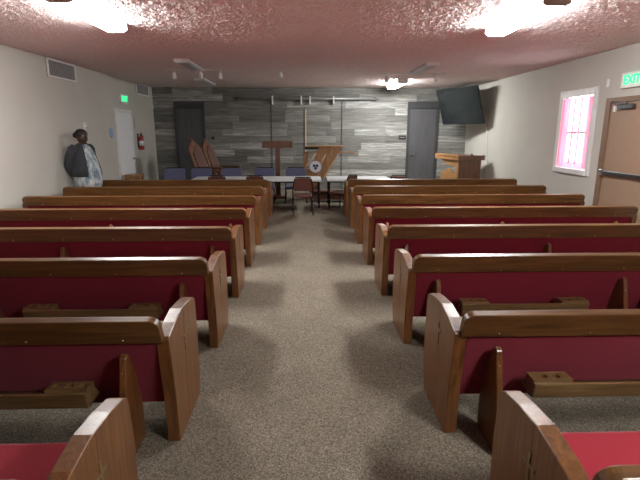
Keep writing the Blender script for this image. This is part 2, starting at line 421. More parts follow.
# left white door
d = struct(empty('door_1', (XL, 11.3, 0)), 'white door with white casing in the left wall', 'door'); h = .51
MB().box(.0, .03, -h, -h+.075, 0, 2.14).build('casing', white_trim, d, bevel=.005)
MB().box(.0, .03, h-.075, h, 0, 2.14).build('casing', white_trim, d, bevel=.005)
MB().box(.0, .03, -h+.075, h-.075, 2.065, 2.14).build('casing', white_trim, d, bevel=.005)
leaf = MB().box(.0, .012, -h+.075, h-.075, .01, 2.065).build('door_leaf', bright_white, d)
for z0, z1 in ((.2, .95), (1.05, 1.95)): MB().box(.011, .019, -h+.18, h-.18, z0, z1).build('door_panel', bright_white, leaf, bevel=.004)
MB().lathe([(.025, .012), (.025, .02), (.011, .022), (.011, .05), (.027, .055), (.03, .075), (.015, .085)], (0, h-.13, 1.0), 14, 'x').build('door_knob', steel, d, smooth=True)
# right exit door
d = struct(empty('door_4', (XR, 6.55, 0)), 'tan exit door with push bar and brown frame in right wall', 'door')
Y1, Y0 = .655, -.655
MB().box(-.045, .0, Y1-.11, Y1, 0, 2.125).build('jamb', brown_frame, d, bevel=.005)
MB().box(-.045, .0, Y0, Y0+.11, 0, 2.125).build('jamb', brown_frame, d, bevel=.005)
MB().box(-.045, .0, Y0+.11, Y1-.11, 2.055, 2.125).build('door_head', brown_frame, d, bevel=.005)
leaf = MB().box(-.022, .0, Y0+.112, Y1-.112, .01, 2.05).build('door_leaf', tan_door, d)
pb = MB().box(-.085, -.045, Y0+.14, Y1-.14, 1.0, 1.065).build('push_bar', chrome_dark, leaf, bevel=.012)
MB().box(-.10, -.022, Y1-.20, Y1-.125, .985, 1.085).build('latch_case', steel, leaf, bevel=.012)
MB().box(-.10, -.022, Y0+.13, Y0+.20, .985, 1.085).build('latch_case', steel, leaf, bevel=.012)
cl = MB().box(-.085, -.024, .0, .30, 1.95, 2.02).build('door_closer', chrome_dark, d, bevel=.01)
MB().tube([(-.06, .2, 2.02), (-.07, .35, 2.045), (-.05, .5, 2.065)], .014).build('closer_arm', chrome_dark, d, smooth=True)
MB().tube([(-.10, .1, 2.03), (-.09, .38, 2.03)], .016).build('closer_arm', steel, d, smooth=True)
MB().box(-.06, -.024, .40, .45, 1.92, 2.01).build('door_contact', white_metal, d, bevel=.008)

# ------------------------------------------------------------------ exit signs
def exit_sign(loc, rz, ww, label):
    e = tag(empty('exit_sign', loc, rz), label, 'exit sign', 'exit signs')
    MB().box(-ww/2, ww/2, .0, .05, -.105, .105).build('housing', white_metal, e, bevel=.006)
    cu = bpy.data.curves.new('exit_text', 'FONT'); cu.body = 'EXIT'; cu.size = .17; cu.align_x = 'CENTER'; cu.align_y = 'CENTER'; cu.extrude = .003; cu.offset = .004
    t = bpy.data.objects.new('lettering', cu); COL.objects.link(t)
    dg = bpy.context.evaluated_depsgraph_get(); me = bpy.data.meshes.new_from_object(t.evaluated_get(dg)); bpy.data.objects.remove(t)
    me.materials.clear(); me.materials.append(exit_green)
    o = bpy.data.objects.new('lettering', me); COL.objects.link(o); o.parent = e; o.rotation_euler = (PI/2, 0, 0); o.location = (0, -.003, 0)
    return e
exit_sign((XR-.052, 6.68, 2.345), -PI/2, .46, 'green lit EXIT sign above tan door on right wall')
exit_sign((XL+.052, 11.38, 2.37), PI/2, .40, 'green lit EXIT sign above white door on left wall')

# ------------------------------------------------------------------ ceiling lights
def fixture(x, y0, y1, lens, label, group, wd=.25):
    L = y1-y0; dp = .105 if lens is not lens_off else .065
    e = tag(empty('fluorescent_light', (x, y0, CE)), label, 'ceiling light', group)
    MB().box(-wd/2+.02, wd/2-.02, .02, L-.02, -.012, 0).build('housing', white_metal, e, bevel=.004)
    pts = [(-wd/2+.012, -.012), (-wd/2+.002, -dp+.023), (-wd/2+.04, -dp), (wd/2-.04, -dp), (wd/2-.002, -dp+.023), (wd/2-.012, -.012)]
    MB().prism(pts, XZ, .03, L-.03).build('lens', lens, e)
    for a, c in ((0, .03), (L-.03, L)):
        MB().prism([(-wd/2, 0), (-wd/2, -dp+.02), (-wd/2+.04, -dp-.003), (wd/2-.04, -dp-.003), (wd/2, -dp+.02), (wd/2, 0)], XZ, a, c).build('end_cap', tan_cap if (a == 0 and lens is lens_on) else white_metal, e)
    return e
G = 'fluorescent ceiling lights'
fixture(-2.14, 4.46, 5.74, lens_on, 'lit fluorescent light nearest camera on left of ceiling', G)
fixture(2.24, 4.44, 5.84, lens_on, 'lit fluorescent light nearest camera on right of ceiling', G)
fixture(-2.10, 8.38, 9.55, lens_off, 'unlit fluorescent light on left of ceiling beside track spotlights', G)
fixture(2.26, 8.66, 10.0, lens_off, 'unlit fluorescent light on right of ceiling before the far lit one', G)
fixture(-2.42, 11.2, 12.5, lens_off, 'unlit fluorescent light on left of ceiling nearest plank wall', G)
fixture(2.27, 11.4, 12.8, lens_far, 'lit fluorescent light nearest the plank wall on right', G)
fixture(2.27, -.8, .5, lens_on, 'lit fluorescent light on right of ceiling behind the nearest pews', G)

def track(x0, x1, y, heads, label):
    e = tag(empty('track_light', ((x0+x1)/2, y, CE)), label, 'track light', 'track spotlights'); h = (x1-x0)/2
    MB().box(-h, h, -.018, .018, -.03, 0).build('track_rail', white_metal, e, bevel=.004)
    for hx in heads:
        s = MB().tube([(hx, 0, -.03), (hx, 0, -.07)], .012).build('stem', white_metal, e, smooth=True)
        MB().lathe([(.012, 0), (.034, -.015), (.036, -.09), (.05, -.125), (.046, -.125), (.02, -.10)], (hx, -.02, -.065), 14).build('spot_head', white_metal, e, smooth=True)
track(-2.77, -1.67, 9.76, (-.37, .15, .53), 'white track light with three spot heads, left of ceiling')
track(1.55, 2.95, 10.25, (-.55, .5), 'white track light with spot heads beside unlit right fluorescent')
e = tag(empty('ceiling_spotlight', (-.5, 9.85, CE)), 'small white spotlight on ceiling above the centre aisle', 'spotlight')
MB().lathe([(.05, 0), (.05, -.015), (.012, -.02), (.012, -.05)], n=16).build('ceiling_rose', white_metal, e, smooth=True)
MB().lathe([(.02, -.05), (.04, -.065), (.045, -.15), (.03, -.15)], n=16).build('spot_head', white_metal, e, smooth=True)

# ------------------------------------------------------------------ pews
PL = 3.34; LEAN = math.radians(16.2); ST, CT = math.sin(LEAN), math.cos(LEAN)
def bk(u, s, wv, sg):   # back-rest frame: u along pew, s up the back, wv toward the rear
    return (sg*u, .045 - s*ST - wv*CT, .25 + s*CT - wv*ST)
END_BACK = [(0, 0), (-.015, .28), (-.062, .622), (-.052, .636), (.06, .668), (.2, .691), (.2195, .6905), (.2195, 0)]
END_FRONT = [(.2205, 0), (.2205, .690), (.34, .681), (.45, .664), (.488, .645), (.50, .61), (.512, .42), (.510, .22), (.495, .09), (.46, 0)]
def rounded_rail(u0, u1, s0, s1, r_, n=7):
    pts = [(u0, s0)]
    for i in range(n+1):
        a = PI - (PI/2)*i/n; pts.append((u0+r_+r_*math.cos(a), s1-r_+r_*math.sin(a)))
    for i in range(n+1):
        a = PI/2 - (PI/2)*i/n; pts.append((u1-r_+r_*math.cos(a), s1-r_+r_*math.sin(a)))
    pts.append((u1, s0)); return pts
def hole_plate(mb, cx, cy, hs, r_, z, depth, sg, yoff):
    # square cell with a round well in it
    n = 16; bm = mb.bm; sq = []; ci = []; lo = []
    for i in range(n):
        a = 2*PI*i/n + PI/n*0; c, s_ = math.cos(a), math.sin(a); m_ = max(abs(c), abs(s_))
        sq.append(bm.verts.new((sg*(cx+hs*c/m_), cy+hs*s_/m_, z)))
        ci.append(bm.verts.new((sg*(cx+r_*c), cy+r_*s_, z))); lo.append(bm.verts.new((sg*(cx+r_*c), cy+r_*s_, z-depth)))
    for i in range(n):
        j = (i+1) % n
        bm.faces.new([sq[i], sq[j], ci[j], ci[i]]); bm.faces.new([ci[i], ci[j], lo[j], lo[i]])
    bm.faces.new(lo)
def make_pew(sg):
    p = empty('church_pew')
    fx = lambda a, c, d: (sg*d, a, c)
    for u0, u1, out in ((0, .065, 0), (PL-.065, PL, PL)):
        ep = MB().prism(END_BACK[:-2]+END_FRONT[2:], fx, u0, u1).build('end_panel', wood_z, p, bevel=.003, seg=1)
        e0, e1 = (-.004, .001) if out == 0 else (PL-.001, PL+.004)
        MB().box(*sorted((sg*(e0+.0032 if out == 0 else e0), sg*(e1 if out == 0 else e1-.0032))), .2185, .2215, .012, .683).build('joint_line', wood_dark, ep)
        MB().prism([(.212, .44), (.228, .44), (.228, .52), (.262, .52), (.262, .536), (.228, .536), (.228, .575), (.212, .575), (.212, .536), (.178, .536), (.178, .52), (.212, .52)], fx, e0, e1).build('carved_cross', wood_rack, ep)
    i0, i1 = .067, PL-.067
    # upholstered back
    MB().prism([(i0, -.05), (i1, -.05), (i1, .40), (i0, .40)], lambda a, c, d: bk(a, c, d, sg), -.055, 0).build('backrest', red_fab, p, bevel=.008)
    rl = MB().prism(rounded_rail(.03, PL-.03, .378, .518, .055), lambda a, c, d: bk(a, c, d, sg), -.032, .014).build('top_rail', wood_x, p, bevel=.005, seg=2)
    for k in range(7):
        u = .22+.47*k
        c = Vector(bk(u, .402, .014, sg)); n = Vector(bk(u, .402, .020, sg))
        MB().tube([c, c.lerp(n, .6), n], [.006, .0055, .002], 10).build('screw', brass, rl, smooth=True)
    # seat board, cushion
    MB().prism([(.06, .315), (.50, .335), (.50, .362), (.06, .342)], fx, i0, i1).build('seat', wood_x, p, bevel=.004)
    MB().prism([(.03, .345), (.525, .366), (.545, .385), (.54, .415), (.51, .432), (.03, .402)], fx, i0+.002, i1-.002).build('seat_cushion', red_seat, p, bevel=.008)
    # upright supports behind the back
    for u in (.22, 1.64, 3.06):
        pr = [(.0, .42), (-.055, .54), (-.085, .565), (-.108, .55), (-.118, .51), (-.235, .0), (.06, 0), (.06, .22)]
        sp = MB().prism(pr, fx, u-.016, u+.016).build('support', wood_z, p, bevel=.004, seg=1)
        for (yy, zz) in ((-.120, .475), (-.178, .235)):
            MB().tube([(sg*u, yy+.004, zz), (sg*u, yy-.004, zz-.001), (sg*u, yy-.007, zz-.002)], [.007, .006, .002], 8).build('screw', brass, sp, smooth=True)
    # book racks with cup holes
    for a, c in ((.40, 1.36), (1.86, 2.86)):
        rk = MB().prism([(-.135, .295), (-.115, .295), (-.135, .385), (-.155, .385)], fx, a, c).build('book_rack', wood_rack, p, bevel=.004)
        MB().prism([(-.115, .295), (.02, .295), (.02, .305), (-.115, .305)], fx, a, c).build('rack_floor', wood_dark, rk)
        for b0, b1 in ((a, a+.205), (c-.205, c)):
            mb = MB(); y0, y1, zt, zb = -.136, -.05, .398, .306; nh = 2 if sg > 0 else 3
            mb.prism([(y0+.02, zb), (.0, zb), (y1, zt-.03), (y0, zt-.03)], fx, b0, b1)
            mb.box(*sorted((sg*b0, sg*b1)), y0, y0+.010, zt-.03, zt); mb.box(*sorted((sg*b0, sg*b1)), y1-.010, y1, zt-.03, zt)
            yc = (y0+y1)/2; hs = .033; gap = .002; tot = nh*2*hs
            m0 = (b0+b1)/2 - tot/2
            for ea, eb in ((b0, m0+gap), (m0+tot-gap, b1)): mb.box(*sorted((sg*ea, sg*eb)), y0+.010, y1-.010, zt-.03, zt)
            for t in range(nh): hole_plate(mb, m0+hs*(2*t+1), yc, hs, .022, zt, .07, sg, 0)
            mb.build('cup_holder', wood_rack, rk)
    return p
ORD = ['frontmost', 'second', 'third', 'fourth', 'fifth', 'sixth', 'seventh', 'eighth']
LX, RX, DY = -.693, .759, 1.12
protoL = make_pew(-1); protoR = make_pew(1)
def pew_label(k, side):
    if k == 0: return 'wooden pew nearest the white tables, frontmost on the %s of the aisle' % side
    if k == 7: return 'wooden pew nearest the camera on the %s of the aisle, red seat showing' % side
    return 'wooden pew with red back %s of the aisle, %s row from the tables' % (side, ORD[k])
for i in range(8):
    for side, proto, x, yb in (('left', protoL, LX, 2.2345), ('right', protoR, RX, 2.261)):
        o = proto if i == 0 else copy_tree(proto)
        o.location = (x, yb+DY*(i-1)+(.02 if i == 0 and side == 'left' else 0), 0)
        tag(o, pew_label(7-i, side), 'pew', 'pews %s of the aisle' % side)

# ------------------------------------------------------------------ tables
TZ = .63
def table(x0, x1, label):
    h = (x1-x0)/2
    t = tag(empty('folding_table', ((x0+x1)/2, 10.43, 0)), label, 'table', 'white folding tables in a row')
    MB().box(-h, h, -.42, .42, TZ-.04, TZ).build('table_top', white_laminate, t, bevel=.01)
    MB().box(-h+.04, h-.04, -.39, .39, TZ-.065, TZ-.041).build('apron', black_metal, t)
    for sx in (-1, 1):
        for sy in (-1, 1):
            MB().tube([(sx*(h-.05), sy*.28, TZ-.06), (sx*(h-.05), sy*.29, 0.0)], .02).build('leg', black_metal, t, smooth=True)
        MB().tube([(sx*(h-.05), -.28, .12), (sx*(h-.05), .28, .12)], .012).build('stretcher', black_metal, t, smooth=True)
table(-2.50, -1.115, 'white folding table at left end of the row, near carved chairs')
table(-1.10, .325, 'white folding table in the middle of the row, before brown T-shaped stand')
table(.45, 1.86, 'white folding table at right end, across the gap')

# ------------------------------------------------------------------ chairs
def rrect(wb, wt, h, r_, n=5):
    # trapezoid outline with rounded corners (x,z)
    def arc(cx, cz, a0, a1): return [(cx+r_*math.cos(a0+(a1-a0)*i/n), cz+r_*math.sin(a0+(a1-a0)*i/n)) for i in range(n+1)]
    return arc(-wb/2+r_, r_, PI*1.5, PI)[:0] + arc(wb/2-r_, r_, -PI/2, 0) + arc(wt/2-r_, h-r_, 0, PI/2) + arc(-wt/2+r_, h-r_, PI/2, PI) + arc(-wb/2+r_, r_, PI, PI*1.5)
def make_chair(name, fab, sh=.40, bh=.77, wd=.40, boxy=False):
    # faces +y; back at -y
    c = empty(name); tilt = .16
    MB().prism([(-.19, -.2), (.19, -.2), (.2, .19), (.17, .215), (-.17, .215), (-.2, .19)], lambda a, b_, d: (a*wd/.4, b_, d), sh-.05, sh).build('seat', fab, c, bevel=.015)
    zb = sh+.09 if not boxy else sh+.05
    pts = rrect(wd*.98, wd*(.80 if not boxy else .98), bh-zb-.02, .05)
    fn = lambda a, b_, d: (a, -.2 - b_*tilt + d, zb + b_)
    MB().prism(pts, fn, -.022, .018).build('backrest', fab, c, bevel=.008)
    for sx in (-1, 1):
        MB().tube([(sx*wd*.47, .17, sh-.06), (sx*wd*.5, .20, 0)], .011).build('leg', black_metal if not boxy else black_metal, c, smooth=True)
        MB().tube([(sx*wd*.47, -.15, sh-.06), (sx*wd*.5, -.24, 0)], .011).build('leg', black_metal, c, smooth=True)
        MB().tube([(sx*wd*.47, -.15, sh-.055), (sx*wd*.47, .17, sh-.055)], .011).build('seat_rail', black_metal, c, smooth=True)
    # back hoop
    hp = [(-wd*.5, -.16, sh-.05), (-wd*.5, -.21, sh+.04), (-wd*.49, -.23, zb+.05), (-wd*.42, -.215-(bh-zb)*tilt*.85, bh-.06), (-wd*.36, -.215-(bh-zb)*tilt, bh-.005)]
    hp += [(-x, y, z) for x, y, z in hp[::-1]]
    MB().tube(hp, .012).build('back_frame', black_metal, c, smooth=True)
    return c
G1 = 'brown vinyl chairs along the tables'
ch = make_chair('stacking_chair', vinyl)
spots = [(-1.83, 9.78, 0.05, 'brown vinyl chair with black frame at the left table'),
         (-1.04, 9.78, -.04, 'brown vinyl chair at middle table beside the left frontmost pew end'),
         (-.085, 9.42, .06, 'brown vinyl chair with black frame fully in view at aisle centre'),
         (.76, 9.84, .9, 'brown vinyl chair turned sideways beside the right frontmost pew end'),
         (1.88, 9.78, .05, 'brown vinyl chair at far right end of the tables')]
for i, (x, y, rz, lb) in enumerate(spots):
    o = ch if i == 0 else copy_tree(ch)
    o.location = (x, y, 0); o.rotation_euler = (0, 0, rz); tag(o, lb, 'chair', G1)
G2 = 'slate blue chairs behind the tables'
bc = make_chair('upholstered_chair', blue_fab, .38, .80, .50, True)
for i, (x, y, rz, lb) in enumerate([(-3.10, 10.98, PI+.1, 'slate blue chair at far left, beside the left table end'),
                                    (-2.50, 11.02, PI, 'slate blue chair between far left blue chair and carved chairs'),
                                    (-1.80, 11.02, PI, 'slate blue chair beside the carved wooden chairs'),
                                    (-1.0, 11.02, PI, 'slate blue chair behind middle table, left of the stand post'),
                                    (-.25, 11.02, PI, 'slate blue chair behind middle table, right of the stand post')]):
    o = bc if i == 0 else copy_tree(bc)
    o.location = (x, y, 0); o.rotation_euler = (0, 0, rz); tag(o, lb, 'chair', G2)

# carved clergy chairs, facing +x
def make_clergy():
    c = empty('carved_chair'); t = .34
    gothic = lambda s, w_: [(-w_, 0), (w_, 0), (w_, .42*s), (w_*.55, .50*s), (w_*.22, .54*s), (0, .60*s), (-w_*.22, .54*s), (-w_*.55, .50*s), (-w_, .42*s)]
    fn = lambda a, b_, d: (-.22 - b_*t + d, a, .62 + b_*.92)
    bk_ = MB().prism(gothic(1.55, .27), fn, -.04, .01).build('backrest', wood_red, c, bevel=.008)
    MB().prism([(a, .06+b_) for a, b_ in gothic(1.12, .17)], fn, .008, .04).build('back_cushion', mauve_fab, bk_, bevel=.012)
    MB().box(-.22, .32, -.25, .25, .34, .42).build('seat', mauve_fab, c, bevel=.02)
    for sy in (-1, 1):
        y0, y1 = sorted((sy*.25, sy*.31))
        MB().prism([(-.30, 0), (.34, 0), (.36, .60), (.30, .68), (-.22, .72), (-.30, .72)], lambda a, b_, d: (a, d, b_), y0, y1).build('side_panel', wood_red, c, bevel=.008)
        MB().box(-.25, .38, y0-.015, y1+.015, .70, .74).build('armrest', wood_red, c, bevel=.012)
    MB().box(.28, .32, -.25, .25, .08, .34).build('front_rail', wood_red, c, bevel=.006)
    return c
cc = make_clergy(); G3 = 'carved wooden clergy chairs by the dark door'
for i, (x, y, rz, lb) in enumerate([(-2.40, 11.90, -.38, 'carved wooden chair with pointed mauve back, nearer the tables'),
                                    (-2.22, 12.66, -.32, 'carved wooden chair with pointed mauve back, nearer the plank wall')]):
    o = cc if i == 0 else copy_tree(cc)
    o.location = (x, y, 0); o.rotation_euler = (0, 0, rz); tag(o, lb, 'chair', G3)

# ------------------------------------------------------------------ T stand, lectern, podium, kneeler
t = tag(empty('wooden_t_stand', (-.71, 11.75, 0)), 'brown wooden T-shaped stand behind the middle table', 'stand')
MB().box(-.375, .375, -.05, .05, 1.245, 1.415).build('crossbar', wood_red, t, bevel=.008)
MB().box(-.06, .06, -.045, .045, .06, 1.245).build('post', wood_red, t, bevel=.006)
MB().box(-.22, .22, -.18, .18, 0, .06).build('base', wood_red, t, bevel=.008)

t = tag(empty('modern_lectern', (.43, 11.6, 0)), 'honey oak slanted lectern with round white emblem', 'lectern')
# slanting body: parallelogram rising to the right, its front pierced by two slits
ft = lambda a, b_, d: (a, d, b_)
def slab(name, pts, y0, y1, m_, par): return MB().prism(pts, ft, y0, y1).build(name, m_, par, bevel=.006)
slab('body_board', [(-.16, .52), (-.02, .52), (.44, 1.27), (.17, 1.27)], -.10, -.05, wood_honey, t)
slab('body_board', [(-.50, .78), (-.47, .60), (-.16, .52), (.0, .80), (-.30, .76), (-.08, 1.27), (-.19, 1.27), (-.50, .86)][:0] or [(-.48, .60), (-.18, .52), (.19, 1.27), (-.10, 1.27), (-.20, 1.12), (-.22, .96), (-.36, .74), (-.48, .76)], -.06, -.01, wood_honey, t)
slab('side_board', [(-.50, .60), (-.40, .60), (-.38, 1.14), (-.50, 1.14)], .0, .05, wood_honey, t)
slab('edge_strip', [(-.02, .52), (.03, .52), (.38, 1.13), (.34, 1.13)], -.115, -.04, wood_pale, t)
slab('slit_strip', [(-.46, .80), (-.41, .80), (-.17, 1.12), (-.23, 1.12)], -.075, -.055, wood_pale, t)
slab('slit_strip', [(-.09, .88), (-.04, .88), (.07, 1.10), (.02, 1.10)], -.112, -.095, wood_pale, t)
MB().box(-.46, .50, -.16, .22, 1.27, 1.30).build('desk_top', wood_honey, t, bevel=.006)
MB().box(-.52, .78, -.04, .20, 1.125, 1.15).build('shelf', wood_honey, t, bevel=.004)
MB().box(-.47, -.12, -.05, .12, 1.215, 1.262).build('book_ledge', black_plastic, t, bevel=.004)
MB().box(-.50, .20, -.14, .20, .0, .07).build('base', wood_honey, t, bevel=.01)
MB().box(-.36, -.10, -.04, .06, .07, .60).build('pedestal', wood_honey, t, bevel=.006)
em = MB().lathe([(.0, 0), (.142, 0), (.142, -.014), (.134, -.018), (.0, -.018)][1:4], (-.205, -.115, .80), 28, 'y').build('emblem', disc_white, t)
for dx, dz in ((-.035, .025), (.035, .025), (0, -.035)):
    MB().lathe([(.034, 0), (.034, -.006)], (-.205+dx, -.1325, .80+dz), 14, 'y').build('emblem_mark', navy, em)
MB().lathe([(.125, 0), (.136, 0), (.136, -.004), (.125, -.004)], (-.205, -.1325, .80), 28, 'y').build('emblem_rim', navy, em) if False else None

p = tag(empty('wooden_podium', (3.93, 11.75, 0), .30), 'brown wooden podium below the television, left side coloured as lit', 'podium')
fxz = lambda a, b_, d: (d, a, b_)
MB().box(-.30, .30, -.30, -.26, .04, .98).build('front_panel', wood_red, p, bevel=.005)
for s_, m_ in ((-1, wood_honey), (1, wood_red)):  # left side and its apron take a lighter wood to paint in the light there
    x0, x1 = sorted((s_*.30, s_*.335))
    MB().prism([(-.30, 0), (.42, 0), (.42, .60), (.16, .72), (.02, .74), (-.10, .62), (-.22, .62), (-.22, .80), (.20, .83), (.44, .95), (.44, 1.0), (-.30, .99)], fxz, x0, x1).build('side_panel', m_, p, bevel=.004)
MB().prism([(-.35, .985), (.46, 1.03), (.46, 1.06), (-.35, 1.06)], fxz, -.38, .38).build('desk_top', wood_red, p, bevel=.006)
MB().box(-.38, -.345, -.34, .66, .96, 1.09).build('side_apron', wood_honey, p, bevel=.005)
MB().box(-.38, .38, -.38, -.34, .95, 1.065).build('front_apron', wood_red, p, bevel=.005)
MB().box(-.30, .30, -.25, .38, .52, .55).build('shelf', wood_red, p, bevel=.004)
MB().lathe([(.03, 0), (.03, .02), (.012, .03), (.012, .05)], (.12, -.2, 1.06), 12).build('microphone_socket', black_plastic, p, smooth=True)

k = tag(empty('kneeling_bench', (.92, 11.15, 0)), 'low dark red-brown kneeling bench seen under the right table', 'bench')
MB().box(-.75, .75, -.16, .16, .20, .26).build('kneeling_pad', vinyl, k, bevel=.015)
MB().box(-.75, .75, -.15, .15, .05, .20).build('bench_rail', wood_red, k, bevel=.006)
for x in (-.68, .68): MB().box(x-.05, x+.05, -.14, .14, 0, .05).build('foot', wood_red, k)

bx = tag(empty('wooden_stool', (-3.98, 10.95, 0)), 'small tan wooden stool before the white door', 'stool')
MB().box(-.17, .17, -.17, .17, .62, .68).build('seat', wood_honey, bx, bevel=.008)
MB().box(-.15, .15, -.16, -.12, .40, .62).build('front_apron', wood_honey, bx, bevel=.004)
for sx in (-1, 1):
    for sy in (-1, 1): MB().box(sx*.14-.02, sx*.14+.02, sy*.14-.02, sy*.14+.02, 0, .62).build('leg', wood_honey, bx)

# ------------------------------------------------------------------ things on the back wall
b_ = tag(empty('wall_rail', (0, YB, 2.53)), 'long dark metal rail with white brackets across plank wall', 'rail')
MB().tube([(-1.98, -.10, .012), (2.0, -.10, -.008)], .032, 12).build('rail_tube', satin_grey, b_, smooth=True)
for x in (-1.9, 1.92): MB().lathe([(.05, -.03), (.05, -.06), (.03, -.07), (.03, -.12)], (x, 0, 0), 14, 'y').build('wall_flange', chrome_dark, b_, smooth=True)
for x in (-.93, -.13, .11, .77): MB().box(x-.018, x+.018, -.14, -.02, -.16, .07).build('bracket', white_metal, b_, bevel=.006)
e_ = tag(MB().box(-.016, .016, -.05, -.022, 1.0, 2.26).build('wooden_pole', wood_pale, loc=(-.015, YB, 0), bevel=.006), 'thin pale wooden pole upright against the plank wall', 'pole')
s_ = tag(empty('door_plaque', (2.75, YB, 1.475)), 'small black plaque on plank wall left of right grey door', 'plaque')
MB().box(-.10, .10, -.035, -.021, -.055, .055).build('plate', black_plastic, s_, bevel=.004)
MB().box(-.075, .075, -.037, -.0345, -.012, .012).build('pale_strip', vent_slat, s_)
o_ = tag(empty('wall_outlet', (-2.63, YB, 1.46)), 'small black switch box on plank wall right of left grey door', 'switch')
MB().box(-.075, .075, -.035, -.021, -.05, .05).build('plate', vent_slat, o_, bevel=.004)
MB().box(-.05, .05, -.055, -.034, -.04, .04).build('switch', black_plastic, o_, bevel=.006)

# television
def basis(c, xax, up):
    x = xax.normalized(); u = (up - x*up.dot(x)).normalized(); n = u.cross(x) * 1.0
    m_ = Matrix((x, u, n)).transposed().to_4x4(); m_.translation = c; return m_
M = Matrix.Translation((3.939, 12.35, 2.268)) @ Matrix.Rotation(-1.215, 4, 'Z') @ Matrix.Rotation(.32, 4, 'X') @ Matrix.Rotation(PI/2, 4, 'X')
tv = tag(empty('television'), 'large black flat television hung at the right front corner', 'television'); tv.matrix_world = M
# local: x to the right in view, y up, z = u x x (towards wall or room)
zs = 1 if (M.to_3x3() @ Vector((0, 0, 1))).dot(Vector((-4, -12, -.6))) > 0 else -1
def zb(mb, x0, x1, y0, y1, z0, z1): z0, z1 = sorted((zs*z0, zs*z1)); return mb.box(x0, x1, y0, y1, z0, z1)
zb(MB(), -.817, .817, -.47, .47, -.05, .0).build('case', black_plastic, tv, bevel=.006)
zb(MB(), -.80, .80, -.445, .455, .0005, .004).build('screen', tv_glass, tv)
zb(MB(), -.2, .2, -.15, .15, -.09, -.05).build('mount_plate', black_metal, tv, bevel=.004)
pw = M.inverted() @ Vector((XR-.03, 12.35, 2.2))
MB().tube([(0, 0, -zs*.08), pw*.6, pw], .03).build('mount_arm', black_metal, tv, smooth=True)
cb = MB().tube([(4.50, 11.95, 1.85), (4.56, 11.9, 1.6), (4.57, 11.85, 1.25), (4.565, 11.8, 1.0), (4.57, 11.8, .3)], .007, 6).build('television_cord', white_metal, smooth=True)
cb.name = 'power_cord'; cb.parent = tv; cb.matrix_parent_inverse = M.inverted()

# ------------------------------------------------------------------ left wall things
def vent(y0, y1, z0, z1, label):
    v = tag(empty('air_vent', (XL, (y0+y1)/2, (z0+z1)/2)), label, 'vent', 'air vents on the left wall'); hy, hz = (y1-y0)/2, (z1-z0)/2
    MB().box(0, .008, -hy, hy, -hz, hz).build('backing', vent_dark, v)
    for a in (-1, 1):
        ya, yb = sorted((a*hy, a*(hy-.035))); MB().box(.0, .03, ya, yb, -hz, hz).build('frame', white_metal, v, bevel=.004)
        za, zb_ = sorted((a*hz, a*(hz-.03))); MB().box(.0, .03, -hy+.035, hy-.035, za, zb_).build('frame', white_metal, v, bevel=.004)
    n = 14; st = (2*hy-.07)/n
    for i in range(n):
        yc = -hy+.035+st*(i+.5)
        MB().prism([(.009, -st*.30), (.022, st*.10), (.025, st*.06), (.012, -st*.34)], lambda a, b2, d: (a, yc+b2, d), -hz+.03, hz-.03).build('slat', vent_slat, v)
vent(8.20, 9.17, 2.52, 2.825, 'white framed grey air vent nearest camera on left wall')
vent(12.30, 13.26, 2.55, 2.83, 'white framed grey air vent nearest plank wall on left wall')
x_ = tag(empty('fire_extinguisher', (XL+.085, 12.16, 1.19)), 'red fire extinguisher hung on left wall beside white door', 'extinguisher')
cyl = MB().lathe([(.04, 0), (.062, .012), (.064, .03), (.064, .27), (.05, .31), (.022, .335), (.02, .36)], n=18).build('cylinder', ext_red, x_, smooth=True)
MB().lathe([(.0655, .10), (.0655, .22)], n=18).build('label_band', disc_white, cyl, smooth=True)
MB().box(-.02, .02, -.03, .03, .36, .39).build('valve', black_metal, x_, bevel=.005)
MB().tube([(0, -.02, .385), (0, .05, .42), (0, .1, .43)], .009).build('handle', black_metal, x_, smooth=True)
MB().tube([(0, .03, .37), (.02, .085, .33), (.02, .09, .2), (.01, .078, .1)], .011).build('hose', black_plastic, x_, smooth=True)
MB().box(-.084, -.066, -.03, .03, .05, .40).build('wall_bracket', black_metal, x_)
n_ = tag(MB().box(0, .006, -.012, .012, -.16, .16).build('extinguisher_marker', vent_slat, loc=(XL+.001, 12.02, 1.86)), 'narrow grey marker strip on wall above fire extinguisher', 'sign')
th = tag(empty('thermostat', (XL, 9.32, 1.725)), 'small white thermostat on left wall near standing person', 'thermostat')
MB().box(0, .012, -.06, .06, -.085, .085).build('plate', white_metal, th, bevel=.004)
MB().lathe([(.045, .012), (.043, .03), (.03, .038)], n=18, axis='x').build('dial', white_trim, th, smooth=True)
MB().box(.037, .041, -.015, .015, -.02, .0).build('pointer', black_plastic, th)
bp = tag(MB().lathe([(.11, .0), (.11, .012), (.095, .02)], n=24, axis='x').build('wall_plaque', blue_plaque, loc=(XL+.001, 10.54, 1.61), smooth=False), 'pale blue oval plaque on left wall beside white door', 'plaque')
bp.scale = (1, .8, 1.05)
sb = tag(empty('motion_sensor', (XL, 13.45, 2.30)), 'tiny white sensor on left wall at plank wall corner', 'sensor')
MB().box(0, .05, -.03, .03, -.05, .05).build('case', white_metal, sb, bevel=.008)
MB().lathe([(.018, .05), (.015, .058)], n=12, axis='x').build('lens', vent_slat, sb)
tag(MB().box(-.012, -.001, -.035, .035, -.06, .06).build('wall_plate', white_metal, loc=(XR, 7.27, 2.355), bevel=.004), 'small white blank plate on right wall above brown frame', 'plate')

